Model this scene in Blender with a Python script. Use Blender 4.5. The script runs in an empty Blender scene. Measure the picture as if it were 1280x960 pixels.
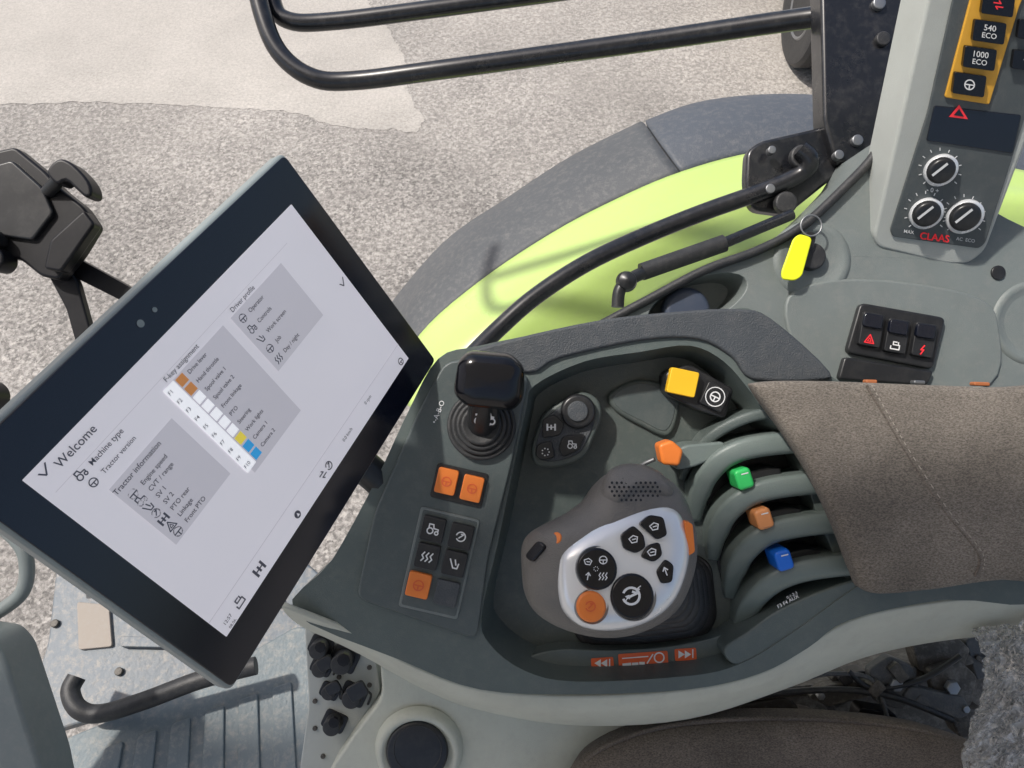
import bpy, bmesh, math, random
from mathutils import Vector, Matrix, noise, Euler
from mathutils.geometry import tessellate_polygon
random.seed(7)
D=0.6; F=924.4; TH=math.radians(32); CAMZ=2.6
M=Matrix.Translation((0,0,CAMZ))@Matrix.Rotation(TH,4,'X')@Matrix.Translation((0,0,-D))
UP=Vector((0,math.sin(TH),math.cos(TH)))
scene=bpy.context.scene
EYE=Vector((0,0,D))
class Plane:
    """a flat surface in the cab frame; pt() casts an image pixel from the camera onto it"""
    def __init__(s,p0,n):
        s.p0=Vector(p0); s.n=Vector(n).normalized()
    def pt(s,x,y,off=0.0):
        r=Vector(((x-640)/F,(480-y)/F,-1)); t=((s.p0+s.n*off-EYE).dot(s.n))/r.dot(s.n)
        return EYE+r*t
    def m(s,x,y,off=0.0):
        return (D-s.pt(x,y,off).z)/F
def at(x,y,h=0.0):
    k=(D-h)/F; return Vector(((x-640)*k,(480-y)*k,h))
def plane3(a,b,c):
    A,B,C=[at(*q) for q in (a,b,c)]
    n=(B-A).cross(C-A).normalized()
    if n.z<0: n=-n
    return Plane(A,n)
def lvl(h): return Plane((0,0,h),(0,0,1))
# ---------------------------------------------------------------- materials
def pm(name,col,rough=.5,metal=0,var=.12,vs=25,bump=0.0,bs=900,coat=0,spec=.5,dust=0,dustc=(.32,.30,.27),emit=0,alpha=1,trans=0,film=False):
    m=bpy.data.materials.new(name); m.use_nodes=True; nt=m.node_tree; N=nt.nodes; L=nt.links
    b=N['Principled BSDF']; tc=N.new('ShaderNodeTexCoord')
    n1=N.new('ShaderNodeTexNoise'); n1.inputs['Scale'].default_value=vs; n1.inputs['Detail'].default_value=5
    L.new(tc.outputs['Object'],n1.inputs['Vector'])
    mx=N.new('ShaderNodeMix'); mx.data_type='RGBA'
    mx.inputs[6].default_value=tuple(max(0,c*(1-var)) for c in col)+(1,)
    mx.inputs[7].default_value=tuple(min(1,c*(1+var)) for c in col)+(1,)
    L.new(n1.outputs['Fac'],mx.inputs[0]); out=mx.outputs[2]
    if dust>0:
        n2=N.new('ShaderNodeTexNoise'); n2.inputs['Scale'].default_value=90; n2.inputs['Detail'].default_value=8; n2.inputs['Roughness'].default_value=.75
        L.new(tc.outputs['Object'],n2.inputs['Vector'])
        mr=N.new('ShaderNodeMapRange'); mr.inputs[1].default_value=.48; mr.inputs[2].default_value=.8; mr.inputs[4].default_value=dust
        L.new(n2.outputs['Fac'],mr.inputs[0])
        m2=N.new('ShaderNodeMix'); m2.data_type='RGBA'; L.new(mr.outputs[0],m2.inputs[0]); L.new(out,m2.inputs[6]); m2.inputs[7].default_value=dustc+(1,)
        out=m2.outputs[2]
    L.new(out,b.inputs['Base Color'])
    rr=N.new('ShaderNodeMapRange'); rr.inputs[3].default_value=max(0,rough-.07); rr.inputs[4].default_value=min(1,rough+.09); L.new(n1.outputs['Fac'],rr.inputs[0]); L.new(rr.outputs[0],b.inputs['Roughness'])
    b.inputs['Metallic'].default_value=metal; b.inputs['Coat Weight'].default_value=coat; b.inputs['Coat Roughness'].default_value=.08
    b.inputs['Specular IOR Level'].default_value=spec; b.inputs['Transmission Weight'].default_value=trans; b.inputs['Alpha'].default_value=alpha
    if film:
        lw=N.new('ShaderNodeLayerWeight'); lw.inputs['Blend'].default_value=.4
        fr=N.new('ShaderNodeMapRange'); fr.inputs[3].default_value=.16; fr.inputs[4].default_value=1.0; L.new(lw.outputs['Facing'],fr.inputs[0]); L.new(fr.outputs[0],b.inputs['Alpha'])
    if emit: L.new(out,b.inputs['Emission Color']); b.inputs['Emission Strength'].default_value=emit
    if bump:
        n3=N.new('ShaderNodeTexNoise'); n3.inputs['Scale'].default_value=bs; n3.inputs['Detail'].default_value=3; L.new(tc.outputs['Object'],n3.inputs['Vector'])
        bp=N.new('ShaderNodeBump'); bp.inputs['Strength'].default_value=bump; bp.inputs['Distance'].default_value=.001
        L.new(n3.outputs['Fac'],bp.inputs['Height']); L.new(bp.outputs[0],b.inputs['Normal'])
    return m
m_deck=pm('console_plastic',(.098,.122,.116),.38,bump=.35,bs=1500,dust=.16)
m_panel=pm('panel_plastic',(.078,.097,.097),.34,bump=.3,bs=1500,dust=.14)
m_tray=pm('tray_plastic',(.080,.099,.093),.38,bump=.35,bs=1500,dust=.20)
m_cover=pm('cover_plastic',(.056,.064,.072),.55,bump=.8,bs=900,dust=.16)
m_rib=pm('rib_plastic',(.150,.185,.174),.34,bump=.25,bs=1500,dust=.10)
m_beige=pm('beige_plastic',(.52,.535,.46),.5,bump=.3,bs=1200,dust=.32,dustc=(.34,.32,.28))
m_gray=pm('gray_plastic',(.165,.19,.186),.43,bump=.35,bs=1200,dust=.28)
m_face=pm('charcoal_face',(.075,.088,.092),.42,bump=.3,bs=1500,dust=.12)
m_trim=pm('trim_plastic',(.43,.455,.43),.45,bump=.3,bs=1200,dust=.15)
m_black=pm('black_plastic',(.016,.017,.019),.34,dust=.07)
m_deepblack=pm('deep_black_plastic',(.005,.005,.007),.42,spec=.35,dust=.02)
m_btnblack=pm('glossy_button_black',(.006,.006,.008),.16,spec=.45)
m_rubber=pm('black_rubber',(.024,.025,.027),.5,bump=.3,dust=.14)
m_paintblack=pm('black_paint',(.010,.011,.014),.28,coat=.3,dust=.12)
m_gloss=pm('gloss_black',(.006,.008,.016),.12,var=.05,spec=.6)
m_orange=pm('orange_plastic',(.80,.21,.035),.4)
m_dullor=pm('faded_orange_tab',(.42,.14,.05),.5,dust=.3)
m_red=pm('red_print_glow',(.75,.03,.04),.4,emit=.25)  # red print with a slight glow added, not a lamp
m_redor=pm('red_orange_print',(.72,.12,.03),.45,dust=.15)
m_yellow=pm('yellow_plastic',(.90,.52,.02),.4)
m_tag=pm('tag_yellow',(.80,.85,.02),.45)
m_amber=pm('amber_strip',(.72,.38,.04),.45)
m_green=pm('green_plastic',(.04,.55,.13),.36)
m_copper=pm('copper_plastic',(.70,.28,.10),.36)
m_blue=pm('blue_plastic',(.01,.15,.70),.32)
m_silver=pm('silver_paint',(.80,.82,.84),.24,metal=.35,var=.04,coat=.5)
m_grip=pm('grip_plastic',(.150,.143,.134),.42,bump=.5,bs=1100,dust=.12)
m_white=pm('white_print',(.75,.76,.76),.5)
m_met=pm('worn_metal',(.30,.31,.32),.42,metal=.85,dust=.3)
m_chrome=pm('bright_emblem',(.85,.86,.87),.3,metal=.2)
m_lime=pm('lime_paint',(.475,.64,.18),.28,coat=.6,var=.07,vs=4,dust=.16)
m_fdark=pm('fender_plastic',(.080,.086,.092),.58,bump=.6,bs=500,dust=.35,vs=8)
m_fblue=pm('fender_plastic_blue',(.072,.083,.100),.55,bump=.6,bs=500,dust=.3,vs=8)
m_cap=pm('cap_plastic',(.05,.065,.10),.4,dust=.1)
m_shell=pm('monitor_shell',(.24,.28,.285),.4)
m_screen=pm('screen_glass',(.63,.61,.65),.16,var=.03,vs=6,emit=.47,spec=.5)
m_sblock=pm('screen_block',(.53,.51,.55),.16,var=.02,emit=.40)
m_sink=pm('screen_ink',(.10,.10,.13),.2,var=.05,emit=.05)
m_swhite=pm('screen_white',(.88,.88,.90),.2,var=.02,emit=.55)
m_sblue=pm('screen_blue',(.03,.30,.62),.2,emit=.5)
m_syel=pm('screen_yellow',(.85,.68,.08),.2,emit=.4)
m_sor=pm('screen_orange',(.62,.25,.07),.2,emit=.35)
m_floor=pm('floor_paint',(.130,.155,.178),.5,var=.4,vs=14,bump=.9,bs=110,dust=1.0,dustc=(.34,.30,.25))
m_mat=pm('floor_mat_rubber',(.15,.185,.20),.55,var=.35,vs=11,bump=.8,bs=220,dust=.9,dustc=(.34,.32,.28))
m_tan=pm('tan_plate',(.30,.26,.22),.6,dust=.7)
m_dirt=pm('greasy_metal',(.085,.078,.068),.55,metal=.3,var=.4,vs=60,bump=.9,bs=200,dust=.8)
m_plasticwrap=pm('plastic_wrap',(.98,.99,1.0),.06,var=.01,spec=1.0,coat=1,film=True)
m_carpaint=pm('car_paint',(.55,.56,.58),.3,coat=.5)
m_roof=pm('roof_lining',(.80,.80,.78),.8)  # pale so the added roof bounces light into the cab
def fabric(name,c1,c2,sc=520):
    m=bpy.data.materials.new(name); m.use_nodes=True; nt=m.node_tree; N=nt.nodes; L=nt.links; b=N['Principled BSDF']
    tc=N.new('ShaderNodeTexCoord'); a=N.new('ShaderNodeTexNoise'); a.inputs['Scale'].default_value=sc; a.inputs['Detail'].default_value=4; a.inputs['Roughness'].default_value=.8
    mp=N.new('ShaderNodeMapping'); mp.inputs['Scale'].default_value=(1,2.0,1); mp.inputs['Rotation'].default_value=(0,0,.5); L.new(tc.outputs['Object'],mp.inputs['Vector']); L.new(mp.outputs[0],a.inputs['Vector'])
    g=N.new('ShaderNodeTexNoise'); g.inputs['Scale'].default_value=14; g.inputs['Detail'].default_value=7; L.new(tc.outputs['Object'],g.inputs['Vector'])
    r=N.new('ShaderNodeValToRGB'); r.color_ramp.elements[0].position=.38; r.color_ramp.elements[1].position=.62; r.color_ramp.elements[0].color=c1+(1,); r.color_ramp.elements[1].color=c2+(1,)
    L.new(a.outputs['Fac'],r.inputs[0])
    mr=N.new('ShaderNodeMapRange'); mr.inputs[1].default_value=.3; mr.inputs[2].default_value=.7; mr.inputs[3].default_value=.72; mr.inputs[4].default_value=1.22; L.new(g.outputs['Fac'],mr.inputs[0])
    x=N.new('ShaderNodeMix'); x.data_type='RGBA'; x.blend_type='MULTIPLY'; x.inputs[0].default_value=1; L.new(r.outputs[0],x.inputs[6]); L.new(mr.outputs[0],x.inputs[7])
    L.new(x.outputs[2],b.inputs['Base Color']); b.inputs['Roughness'].default_value=.95; b.inputs['Specular IOR Level'].default_value=.15
    b.inputs['Sheen Weight'].default_value=.1
    bp=N.new('ShaderNodeBump'); bp.inputs['Strength'].default_value=.8; bp.inputs['Distance'].default_value=.0014; L.new(a.outputs['Fac'],bp.inputs['Height']); L.new(bp.outputs[0],b.inputs['Normal'])
    return m
m_fab=fabric('brown_fabric',(.110,.096,.080),(.275,.242,.205))
m_fab2=fabric('seat_fabric',(.09,.075,.062),(.22,.185,.155))
m_stitch=pm('stitch_thread',(.36,.32,.27),.9)
# ---------------------------------------------------------------- mesh helpers
ALL=[]; ROOTS=[]
def reg(o,parent):
    bpy.context.collection.objects.link(o)
    if parent is not None: o.parent=parent
    ALL.append(o); return o
def T(name,label,cat,group=None,world=False):
    o=bpy.data.objects.new(name,None); o.empty_display_size=.02
    reg(o,None); o['label']=label; o['category']=cat
    if group: o['group']=group
    ROOTS.append((o,world)); return o
def solo(o,label,cat,group=None,world=False):
    o['label']=label; o['category']=cat
    if group:o['group']=group
    ROOTS.append((o,world)); return o
def struct(o,world=True):
    o['kind']='structure'; ROOTS.append((o,world)); return o
def mk(name,verts,faces,mat,parent=None,bevel=0,seg=3,sub=0,solid=0,sharp=38,recalc=True,midx=None,mats=None):
    me=bpy.data.meshes.new(name); me.from_pydata([tuple(v) for v in verts],[],[tuple(f) for f in faces])
    for mm in (mats or [mat]): me.materials.append(mm)
    if midx: 
        for p,i in zip(me.polygons,midx): p.material_index=i
    if recalc:
        bm=bmesh.new(); bm.from_mesh(me); bmesh.ops.recalc_face_normals(bm,faces=bm.faces); bm.to_mesh(me); bm.free()
    me.shade_smooth()
    if not bevel and not sub: me.set_sharp_from_angle(angle=math.radians(sharp))
    o=bpy.data.objects.new(name,me); reg(o,parent)
    if solid:
        s=o.modifiers.new('s','SOLIDIFY'); s.thickness=solid; s.offset=-1
    if bevel:
        b=o.modifiers.new('b','BEVEL'); b.width=bevel; b.segments=seg; b.limit_method='ANGLE'; b.angle_limit=math.radians(40); b.harden_normals=True
    if sub:
        s=o.modifiers.new('u','SUBSURF'); s.levels=s.render_levels=sub
    return o
def cr(pts,n=5,closed=True):
    P=[Vector(p) for p in pts]; k=len(P); out=[]
    rng=range(k) if closed else range(k-1)
    for i in rng:
        if closed: a,b,c,d=P[(i-1)%k],P[i],P[(i+1)%k],P[(i+2)%k]
        else: a,b,c,d=P[max(i-1,0)],P[i],P[i+1],P[min(i+2,k-1)]
        for j in range(n):
            t=j/n
            out.append(.5*((2*b)+(c-a)*t+(2*a-5*b+4*c-d)*t*t+(3*b-a-3*c+d)*t**3))
    if not closed: out.append(P[-1])
    return [tuple(v) for v in out]
def rp(pts,r,n=4):
    """round the corners of a polygon"""
    P=[Vector(p) for p in pts]; out=[]; k=len(P)
    for i in range(k):
        a,b,c=P[i-1],P[i],P[(i+1)%k]; u=(a-b); v=(c-b)
        q=min(r,u.length*.45,v.length*.45); p1=b+u.normalized()*q; p2=b+v.normalized()*q
        for j in range(n+1):
            t=j/n; out.append(tuple((1-t)**2*p1+2*t*(1-t)*b+t*t*p2))
    return out
def rot(x,y,a): c,s=math.cos(a),math.sin(a); return x*c-y*s, x*s+y*c
def rr(cx,cy,w,h,deg=0,r=4,n=3):
    a=math.radians(deg); P=[]
    for sx,sy in ((-1,-1),(1,-1),(1,1),(-1,1)):
        x,y=rot(sx*w/2,sy*h/2,a); P.append((cx+x,cy+y))
    return rp(P,r,n)
def circ(cx,cy,rx,ry=None,n=32,deg=0):
    ry=ry or rx; a=math.radians(deg); out=[]
    for i in range(n):
        t=2*math.pi*i/n; x,y=rot(rx*math.cos(t),ry*math.sin(t),a); out.append((cx+x,cy+y))
    return out
def prism(name,pts,pl,o0,o1,mat,parent=None,bevel=.0012,seg=3,flare=0):
    n=len(pts); top=[pl.pt(x,y,o1) for x,y in pts]; c=sum(top,Vector())/n
    bot=[t-pl.n*(o1-o0)+(t-c)*flare for t in top]
    faces=[list(range(n)),list(range(2*n-1,n-1,-1))]+[(i,n+i,n+(i+1)%n,(i+1)%n) for i in range(n)]
    return mk(name,top+bot,faces,mat,parent,bevel=bevel,seg=seg)
def plate(name,outer,inners,pl,obot,otop,ofl,mat,parent=None,bevel=.003,draft=.04,fmat=None,seg=3):
    loops=[outer]+inners; top=[[pl.pt(x,y,otop) for x,y in l] for l in loops]
    V=[v for l in top for v in l]
    tris=tessellate_polygon([[v for v in l] for l in top])
    Fc=[tuple(t) for t in tris]; mi=[0]*len(Fc)
    n=len(outer); b0=len(V); V+= [v-pl.n*(otop-obot) for v in top[0]]
    for i in range(n): Fc.append((i,b0+i,b0+(i+1)%n,(i+1)%n)); mi.append(0)
    off=n
    for k,l in enumerate(inners):
        c=sum(top[k+1],Vector())/len(l); b=len(V)
        V+=[v-pl.n*(otop-ofl)+(c-v)*draft for v in top[k+1]]; m=len(l)
        for i in range(m): Fc.append((off+i,off+(i+1)%m,b+(i+1)%m,b+i)); mi.append(0)
        Fc.append(tuple(range(b,b+m))); mi.append(1); off+=m
    return mk(name,V,Fc,mat,parent,bevel=bevel,seg=seg,recalc=False,midx=mi,mats=[mat,fmat or mat])
def pillow(name,pts,pl,o0,o1,mat,parent=None,p=2.5,rings=8,down=None,c=None,sub=0):
    base=[pl.pt(x,y,o0) for x,y in pts]; n=len(pts); cc=sum(base,Vector())/n
    if c: cc=pl.pt(c[0],c[1],o0)
    V=[];Fc=[]; R=[]
    if down is not None:
        for q in (1.0,.8,.6,.4,.2):
            a=q*math.pi/2; s=max(.12,math.cos(a))**.6; R.append((s,-math.sin(a)*(o0-down)))
    for i in range(rings+1):
        a=i/rings*math.pi/2*.97; R.append((math.cos(a)**(2/p),(o1-o0)*math.sin(a)**(2/p)))
    for s,h in R: V+=[cc+(b-cc)*s+pl.n*h for b in base]
    for i in range(len(R)-1):
        for j in range(n): Fc.append((i*n+j,i*n+(j+1)%n,(i+1)*n+(j+1)%n,(i+1)*n+j))
    V.append(cc+pl.n*(o1-o0)); k=len(V)-1; t=(len(R)-1)*n
    for j in range(n): Fc.append((t+j,t+(j+1)%n,k))
    Fc.append(tuple(range(n-1,-1,-1)))
    return mk(name,V,Fc,mat,parent,sub=sub,sharp=60)
def lathe(name,c,axis,prof,mat,parent=None,n=36,sharp=38,squash=1.0):
    ax=Vector(axis).normalized(); u=ax.orthogonal().normalized()
    if abs(ax.z)>.5: u=(Vector((1,0,0))-ax*ax.x).normalized()
    w=ax.cross(u); V=[];Fc=[]
    for r,z in prof:
        for i in range(n):
            t=2*math.pi*i/n; V.append(Vector(c)+ax*z+u*(r*math.cos(t))+w*(r*math.sin(t)*squash))
    for k in range(len(prof)-1):
        for i in range(n): Fc.append((k*n+i,k*n+(i+1)%n,(k+1)*n+(i+1)%n,(k+1)*n+i))
    Fc.append(tuple(range(n-1,-1,-1))); Fc.append(tuple((len(prof)-1)*n+i for i in range(n)))
    return mk(name,V,Fc,mat,parent,sharp=sharp)
def knob(name,x,y,r,pl,o,h,mat,parent=None,bev=.2,n=32):
    k=pl.m(x,y,o+h)*r; b=min(bev*k,h*.45)
    pr=[(k,0),(k,h-b)]+[(k-b+b*math.cos(a),h-b+b*math.sin(a)) for a in (.4,.8,1.2,1.57)]
    return lathe(name,pl.pt(x,y,o),pl.n,pr,mat,parent,n=n)
def tube(name,pts,r,mat,parent=None,n=14,res=6,smooth=True,closed=False):
    P=[Vector(p) for p in (cr(pts,res,closed) if smooth else pts)]; k=len(P)
    V=[];Fc=[]; up=None
    for i,p in enumerate(P):
        if closed: t=(P[(i+1)%k]-P[i-1]).normalized()
        else: t=(P[min(i+1,k-1)]-P[max(i-1,0)]).normalized()
        if up is None: up=t.orthogonal().normalized()
        up=(up-t*up.dot(t)).normalized(); w=t.cross(up)
        for j in range(n):
            a=2*math.pi*j/n; V.append(p+up*(r*math.cos(a))+w*(r*math.sin(a)))
    for i in range(k if closed else k-1):
        q=(i+1)%k
        for j in range(n): Fc.append((i*n+j,i*n+(j+1)%n,q*n+(j+1)%n,q*n+j))
    if not closed: Fc.append(tuple(range(n-1,-1,-1))); Fc.append(tuple((k-1)*n+j for j in range(n)))
    return mk(name,V,Fc,mat,parent,sharp=50)
def loft(name,rails,mat,parent=None,n=5,m=4,solid=.01):
    R=[cr([tuple(at(x,y,D-d)) for x,y,d in r],n,False) for r in rails]
    k=len(R[0]); cols=[cr([r[i] for r in R],m,False) for i in range(k)]; w=len(cols[0])
    V=[v for c in cols for v in c]
    Fc=[(i*w+j,i*w+j+1,(i+1)*w+j+1,(i+1)*w+j) for i in range(k-1) for j in range(w-1)]
    return mk(name,V,Fc,mat,parent,solid=solid,sharp=60)
def fin(name,pts,w,hb,mat,parent=None,crown=.006):
    """moulded finger: rounded crown running along a curved path"""
    P=[Vector(p) for p in cr(pts,6,False)]; k=len(P); V=[]; prof=[(-1,-1),(-1,-.85),(-.95,-.45),(-.80,-.16),(-.5,-.03),(0,0),(.5,-.03),(.80,-.16),(.95,-.45),(1,-.85),(1,-1)]; n=len(prof)
    for i,p in enumerate(P):
        t=P[min(i+1,k-1)]-P[max(i-1,0)]; nn=Vector((-t.y,t.x,0)).normalized()
        taper=min(1,.5+i*.07)
        for a,b in prof:
            x=p.x+nn.x*w/2*a*taper; y=p.y+nn.y*w/2*a*taper
            if b==-1: q=at(x,y,p.z-crown*.85); q=Vector((q.x,q.y,hb))
            else: q=at(x,y,p.z+crown*b)
            V.append(q)
    Fc=[tuple(range(n)),tuple((k-1)*n+j for j in range(n-1,-1,-1))]
    for i in range(k-1):
        for j in range(n): Fc.append((i*n+j,i*n+(j+1)%n,(i+1)*n+(j+1)%n,(i+1)*n+j))
    return mk(name,V,Fc,mat,parent,sharp=62)
_tc={}
def textgeo(s):
    if s in _tc: return _tc[s]
    cu=bpy.data.curves.new('t','FONT'); cu.body=s; cu.align_x='CENTER'; cu.align_y='CENTER'; cu.resolution_u=3; cu.offset=.006
    o=bpy.data.objects.new('t',cu); bpy.context.collection.objects.link(o); bpy.context.view_layer.update()
    dg=bpy.context.evaluated_depsgraph_get(); me=bpy.data.meshes.new_from_object(o.evaluated_get(dg))
    r=([tuple(v.co) for v in me.vertices],[tuple(p.vertices) for p in me.polygons])
    bpy.data.objects.remove(o); bpy.data.meshes.remove(me); _tc[s]=r; return r
class Dec:
    def __init__(s,pl,off,mp=None): s.pl=pl; s.off=off; s.V=[]; s.F=[]; s.I=[]; s.M=[]; s.mp=mp
    def q(s,x,y):
        if s.mp: return s.mp(x,y,s.off)
        return s.pl.pt(x,y,s.off)
    def mi(s,m):
        if m not in s.M: s.M.append(m)
        return s.M.index(m)
    def poly(s,pts,m,lift=0):
        b=len(s.V); s.off+=lift; s.V+=[s.q(x,y) for x,y in pts]; s.off-=lift
        s.F.append(tuple(range(b,b+len(pts)))); s.I.append(s.mi(m))
    def line(s,pts,w,m,closed=False):
        P=[Vector(p) for p in pts]
        if closed: P.append(P[0])
        for a,b in zip(P,P[1:]):
            t=(b-a); 
            if t.length<1e-9: continue
            t.normalize(); n=Vector((-t.y,t.x))*w/2; e=t*w*.3
            s.poly([tuple(a+n-e),tuple(b+n+e),tuple(b-n+e),tuple(a-n-e)],m,lift=random.uniform(0,.00008))
    def ring(s,cx,cy,r,w,m,a0=0,a1=360,n=20):
        k=max(3,int(n*(a1-a0)/360)); P=[(math.radians(a0+(a1-a0)*i/k)) for i in range(k+1)]
        for a,b in zip(P,P[1:]):
            s.poly([(cx+(r+w/2)*math.cos(a),cy+(r+w/2)*math.sin(a)),(cx+(r+w/2)*math.cos(b),cy+(r+w/2)*math.sin(b)),(cx+(r-w/2)*math.cos(b),cy+(r-w/2)*math.sin(b)),(cx+(r-w/2)*math.cos(a),cy+(r-w/2)*math.sin(a))],m)
    def text(s,t,cx,cy,size,deg,m,sx=1):
        V,Fc=textgeo(t); b=len(s.V); a=math.radians(deg); i=s.mi(m)
        for v in V:
            x,y=rot(v[0]*size*sx,-v[1]*size,a); s.V.append(s.q(cx+x,cy+y))
        for f in Fc: s.F.append(tuple(b+k for k in f)); s.I.append(i)
    def icon(s,kind,cx,cy,z,deg,m):
        def X(x,y): a,b=rot(x*z,y*z,math.radians(deg)); return (cx+a,cy+b)
        w=z*.16
        if kind=='arc': 
            s.ring(cx,cy,z*.55,w,m,200,520); s.line([X(-.2,.2),X(.3,-.3)],w,m); s.line([X(.3,-.3),X(.0,-.3)],w,m)
        elif kind=='steer': s.ring(cx,cy,z*.6,w,m); s.line([X(-.6,0),X(.6,0)],w,m); s.line([X(0,0),X(0,.6)],w,m)
        elif kind=='tri': s.line([X(-.65,.5),X(.65,.5),X(0,-.65)],w,m,True); s.line([X(-.25,.27),X(.25,.27),X(0,-.2)],w*.7,m,True)
        elif kind=='waves':
            for k in (-.5,0,.5): s.line([X(k-.15,.6),X(k+.1,.25),X(k-.15,-.1),X(k+.1,-.5)],w,m)
        elif kind=='axle': 
            s.line([X(-.6,-.45),X(-.6,.45)],w*1.8,m); s.line([X(.6,-.45),X(.6,.45)],w*1.8,m); s.line([X(-.6,0),X(.6,0)],w,m); s.line([X(0,-.3),X(0,.3)],w*1.6,m)
        elif kind=='tractor':
            s.ring(cx+rot(-.3*z,.2*z,math.radians(deg))[0],cy+rot(-.3*z,.2*z,math.radians(deg))[1],z*.35,w,m); s.ring(cx+rot(.5*z,.35*z,math.radians(deg))[0],cy+rot(.5*z,.35*z,math.radians(deg))[1],z*.2,w,m)
            s.line([X(-.5,-.6),X(.0,-.6),X(.1,-.15),X(.65,-.1),X(.65,.1)],w,m); s.line([X(-.5,-.6),X(-.5,-.1)],w,m)
        elif kind=='plough': s.line([X(-.6,-.5),X(-.1,.5),X(.4,.5),X(.5,-.1)],w,m); s.line([X(.0,-.5),X(.2,.1)],w,m)
        elif kind=='bolt': s.line([X(.2,-.6),X(-.2,.05),X(.2,.0),X(-.15,.65)],w*1.2,m)
        elif kind=='seat': s.line([X(-.6,.1),X(-.6,.5),X(.6,.5),X(.6,-.1),X(-.3,-.1),X(-.3,-.5),X(.2,-.5)],w,m); s.line([X(.4,-.5),X(.4,-.2)],w,m)
        elif kind=='arrow': s.line([X(0,.6),X(0,-.5)],w,m); s.line([X(-.35,-.1),X(0,-.55),X(.35,-.1)],w,m)
        elif kind=='quick': 
            s.line([X(-.6,-.25),X(.1,-.5),X(.6,-.1),X(.3,.5),X(-.4,.4)],w,m,True); s.line([X(-.2,0),X(.3,.05)],w,m)
        elif kind=='rev': s.line([X(-.6,-.2),X(.3,-.2),X(.05,-.5)],w,m); s.line([X(.6,.25),X(-.3,.25),X(-.05,.55)],w,m)
        elif kind=='dots':
            for q in range(7): a=q*.9; s.poly(circ(cx+z*.55*math.cos(a),cy+z*.55*math.sin(a),z*.13,n=6),m)
    def done(s,name,parent): return mk(name,s.V,s.F,None,parent,recalc=False,mats=s.M,midx=s.I)
DECK=lvl(0)
# ================================================================ MONITOR (pose fitted to image pixels of its corners)
A0=at(35,598,D-.375); B0=at(358,252,D-.50); D0=at(277,803,D-.433)
bux=(B0-A0).normalized(); buy=(D0-A0); buy=(buy-bux*buy.dot(bux)).normalized(); bn=bux.cross(-buy).normalized()
SW=.235
def pj(P): k=F/(D-P.z); return (640+P.x*k,480-P.y*k)
def frame(p):
    R_=Euler((p[3],p[4],p[5])).to_matrix(); return Vector(p[:3]),R_@bux,R_@buy
def err(p):
    a,x,y=frame(p); H,ml,mr_,mt,mb=p[6:11]; e=0
    for u,v,tx,ty,wt in ((0,0,35,598,1),(SW,0,358,252,1),(SW,H,512,447,1.3),(0,H,277,803,1),(SW+mr_,-mt,355,192,1.5),(SW+mr_,H+mb,547,450,4),(-ml,H+mb,290,862,1.5)):
        q=pj(a+x*u+y*v); e+=wt*((q[0]-tx)**2+(q[1]-ty)**2)
    return e+((ml-.02)*2000)**2*.02
p=[A0.x,A0.y,A0.z,0,0,0,.14,.018,.018,.022,.022]; rg=random.Random(3); be=err(p); stp=[.01,.01,.01,.05,.05,.05,.006,.003,.003,.003,.003]; sc_=1.0
for it in range(14000):
    q=[v+rg.gauss(0,1)*s*sc_*(rg.random()<.4) for v,s in zip(p,stp)]; e=err(q)
    if e<be: p,be=q,e
    if it%1400==1399: sc_*=.62
A,ux,uy=frame(p); SH,ML,MR,MT,MB=p[6:11]; nm=ux.cross(-uy).normalized(); print('monitor fit',be,p)
def scr(u,v,off=0): return A+ux*u+uy*v+nm*off
def rloop(x0,y0,x1,y1,r): return rp([(x0,y0),(x1,y0),(x1,y1),(x0,y1)],r,4)
def sbox(name,x0,y0,x1,y1,r,o0,o1,mat,parent,bevel):
    P=rloop(x0,y0,x1,y1,r); n=len(P); V=[scr(x,y,o1) for x,y in P]+[scr(x,y,o0) for x,y in P]
    return mk(name,V,[list(range(n)),list(range(2*n-1,n-1,-1))]+[(i,n+i,n+(i+1)%n,(i+1)%n) for i in range(n)],mat,parent,bevel=bevel)
mon=T('display_terminal','large tilted touch screen terminal with black bezel on the armrest console','display')
sbox('housing',-ML-.001,-MT-.001,SW+MR+.001,SH+MB+.001,.005,-.015,-.0012,m_shell,mon,.003)
sbox('bezel_glass',-ML+.001,-MT+.001,SW+MR-.001,SH+MB-.001,.004,-.006,0,m_gloss,mon,.0008)
scn=sbox('screen',0,0,SW,SH,.0005,-.001,.0004,m_screen,mon,0)
sbox('mounting_block',SW*.35,SH*.3,SW*.75,SH*.7,.02,-.05,-.015,m_black,mon,.005)
SPL=Plane(A,nm)
def uvp(x,y): q=SPL.pt(x,y)-A; return q.dot(ux)/SW,q.dot(uy)/SH
dc=Dec(None,.0009,mp=lambda x,y,o: scr(x*SW,y*SH,o))
def R(u0,v0,u1,v1,m,l=0): dc.poly([(u0,v0),(u1,v0),(u1,v1),(u0,v1)],m,lift=l)
asp=SW/SH
def st(t,u,v,size,m=m_sink):
    V,Fc=textgeo(t); x0=min(q[0] for q in V); b=len(dc.V); i=dc.mi(m); dc.off+=.0003
    for q in V: dc.V.append(dc.q(u+(q[0]-x0)*size/asp,v-q[1]*size))
    dc.off-=.0003
    for f in Fc: dc.F.append(tuple(b+k for k in f)); dc.I.append(i)
def blk(a,b):
    u0,v0=uvp(*a);u1,v1=uvp(*b); R(u0,v0,u1,v1,m_sblock); return u0,v0,u1,v1
def sp(t,x,y,size): u,v=uvp(x,y); st(t,u,v,size)
l0=uvp(252,780); l1=uvp(500,434); vb=(l0[1]+l1[1])/2
R(0,vb-.003,1,vb+.001,m_sblock); R(.02,.105,.9,.1075,m_sblock)
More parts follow.
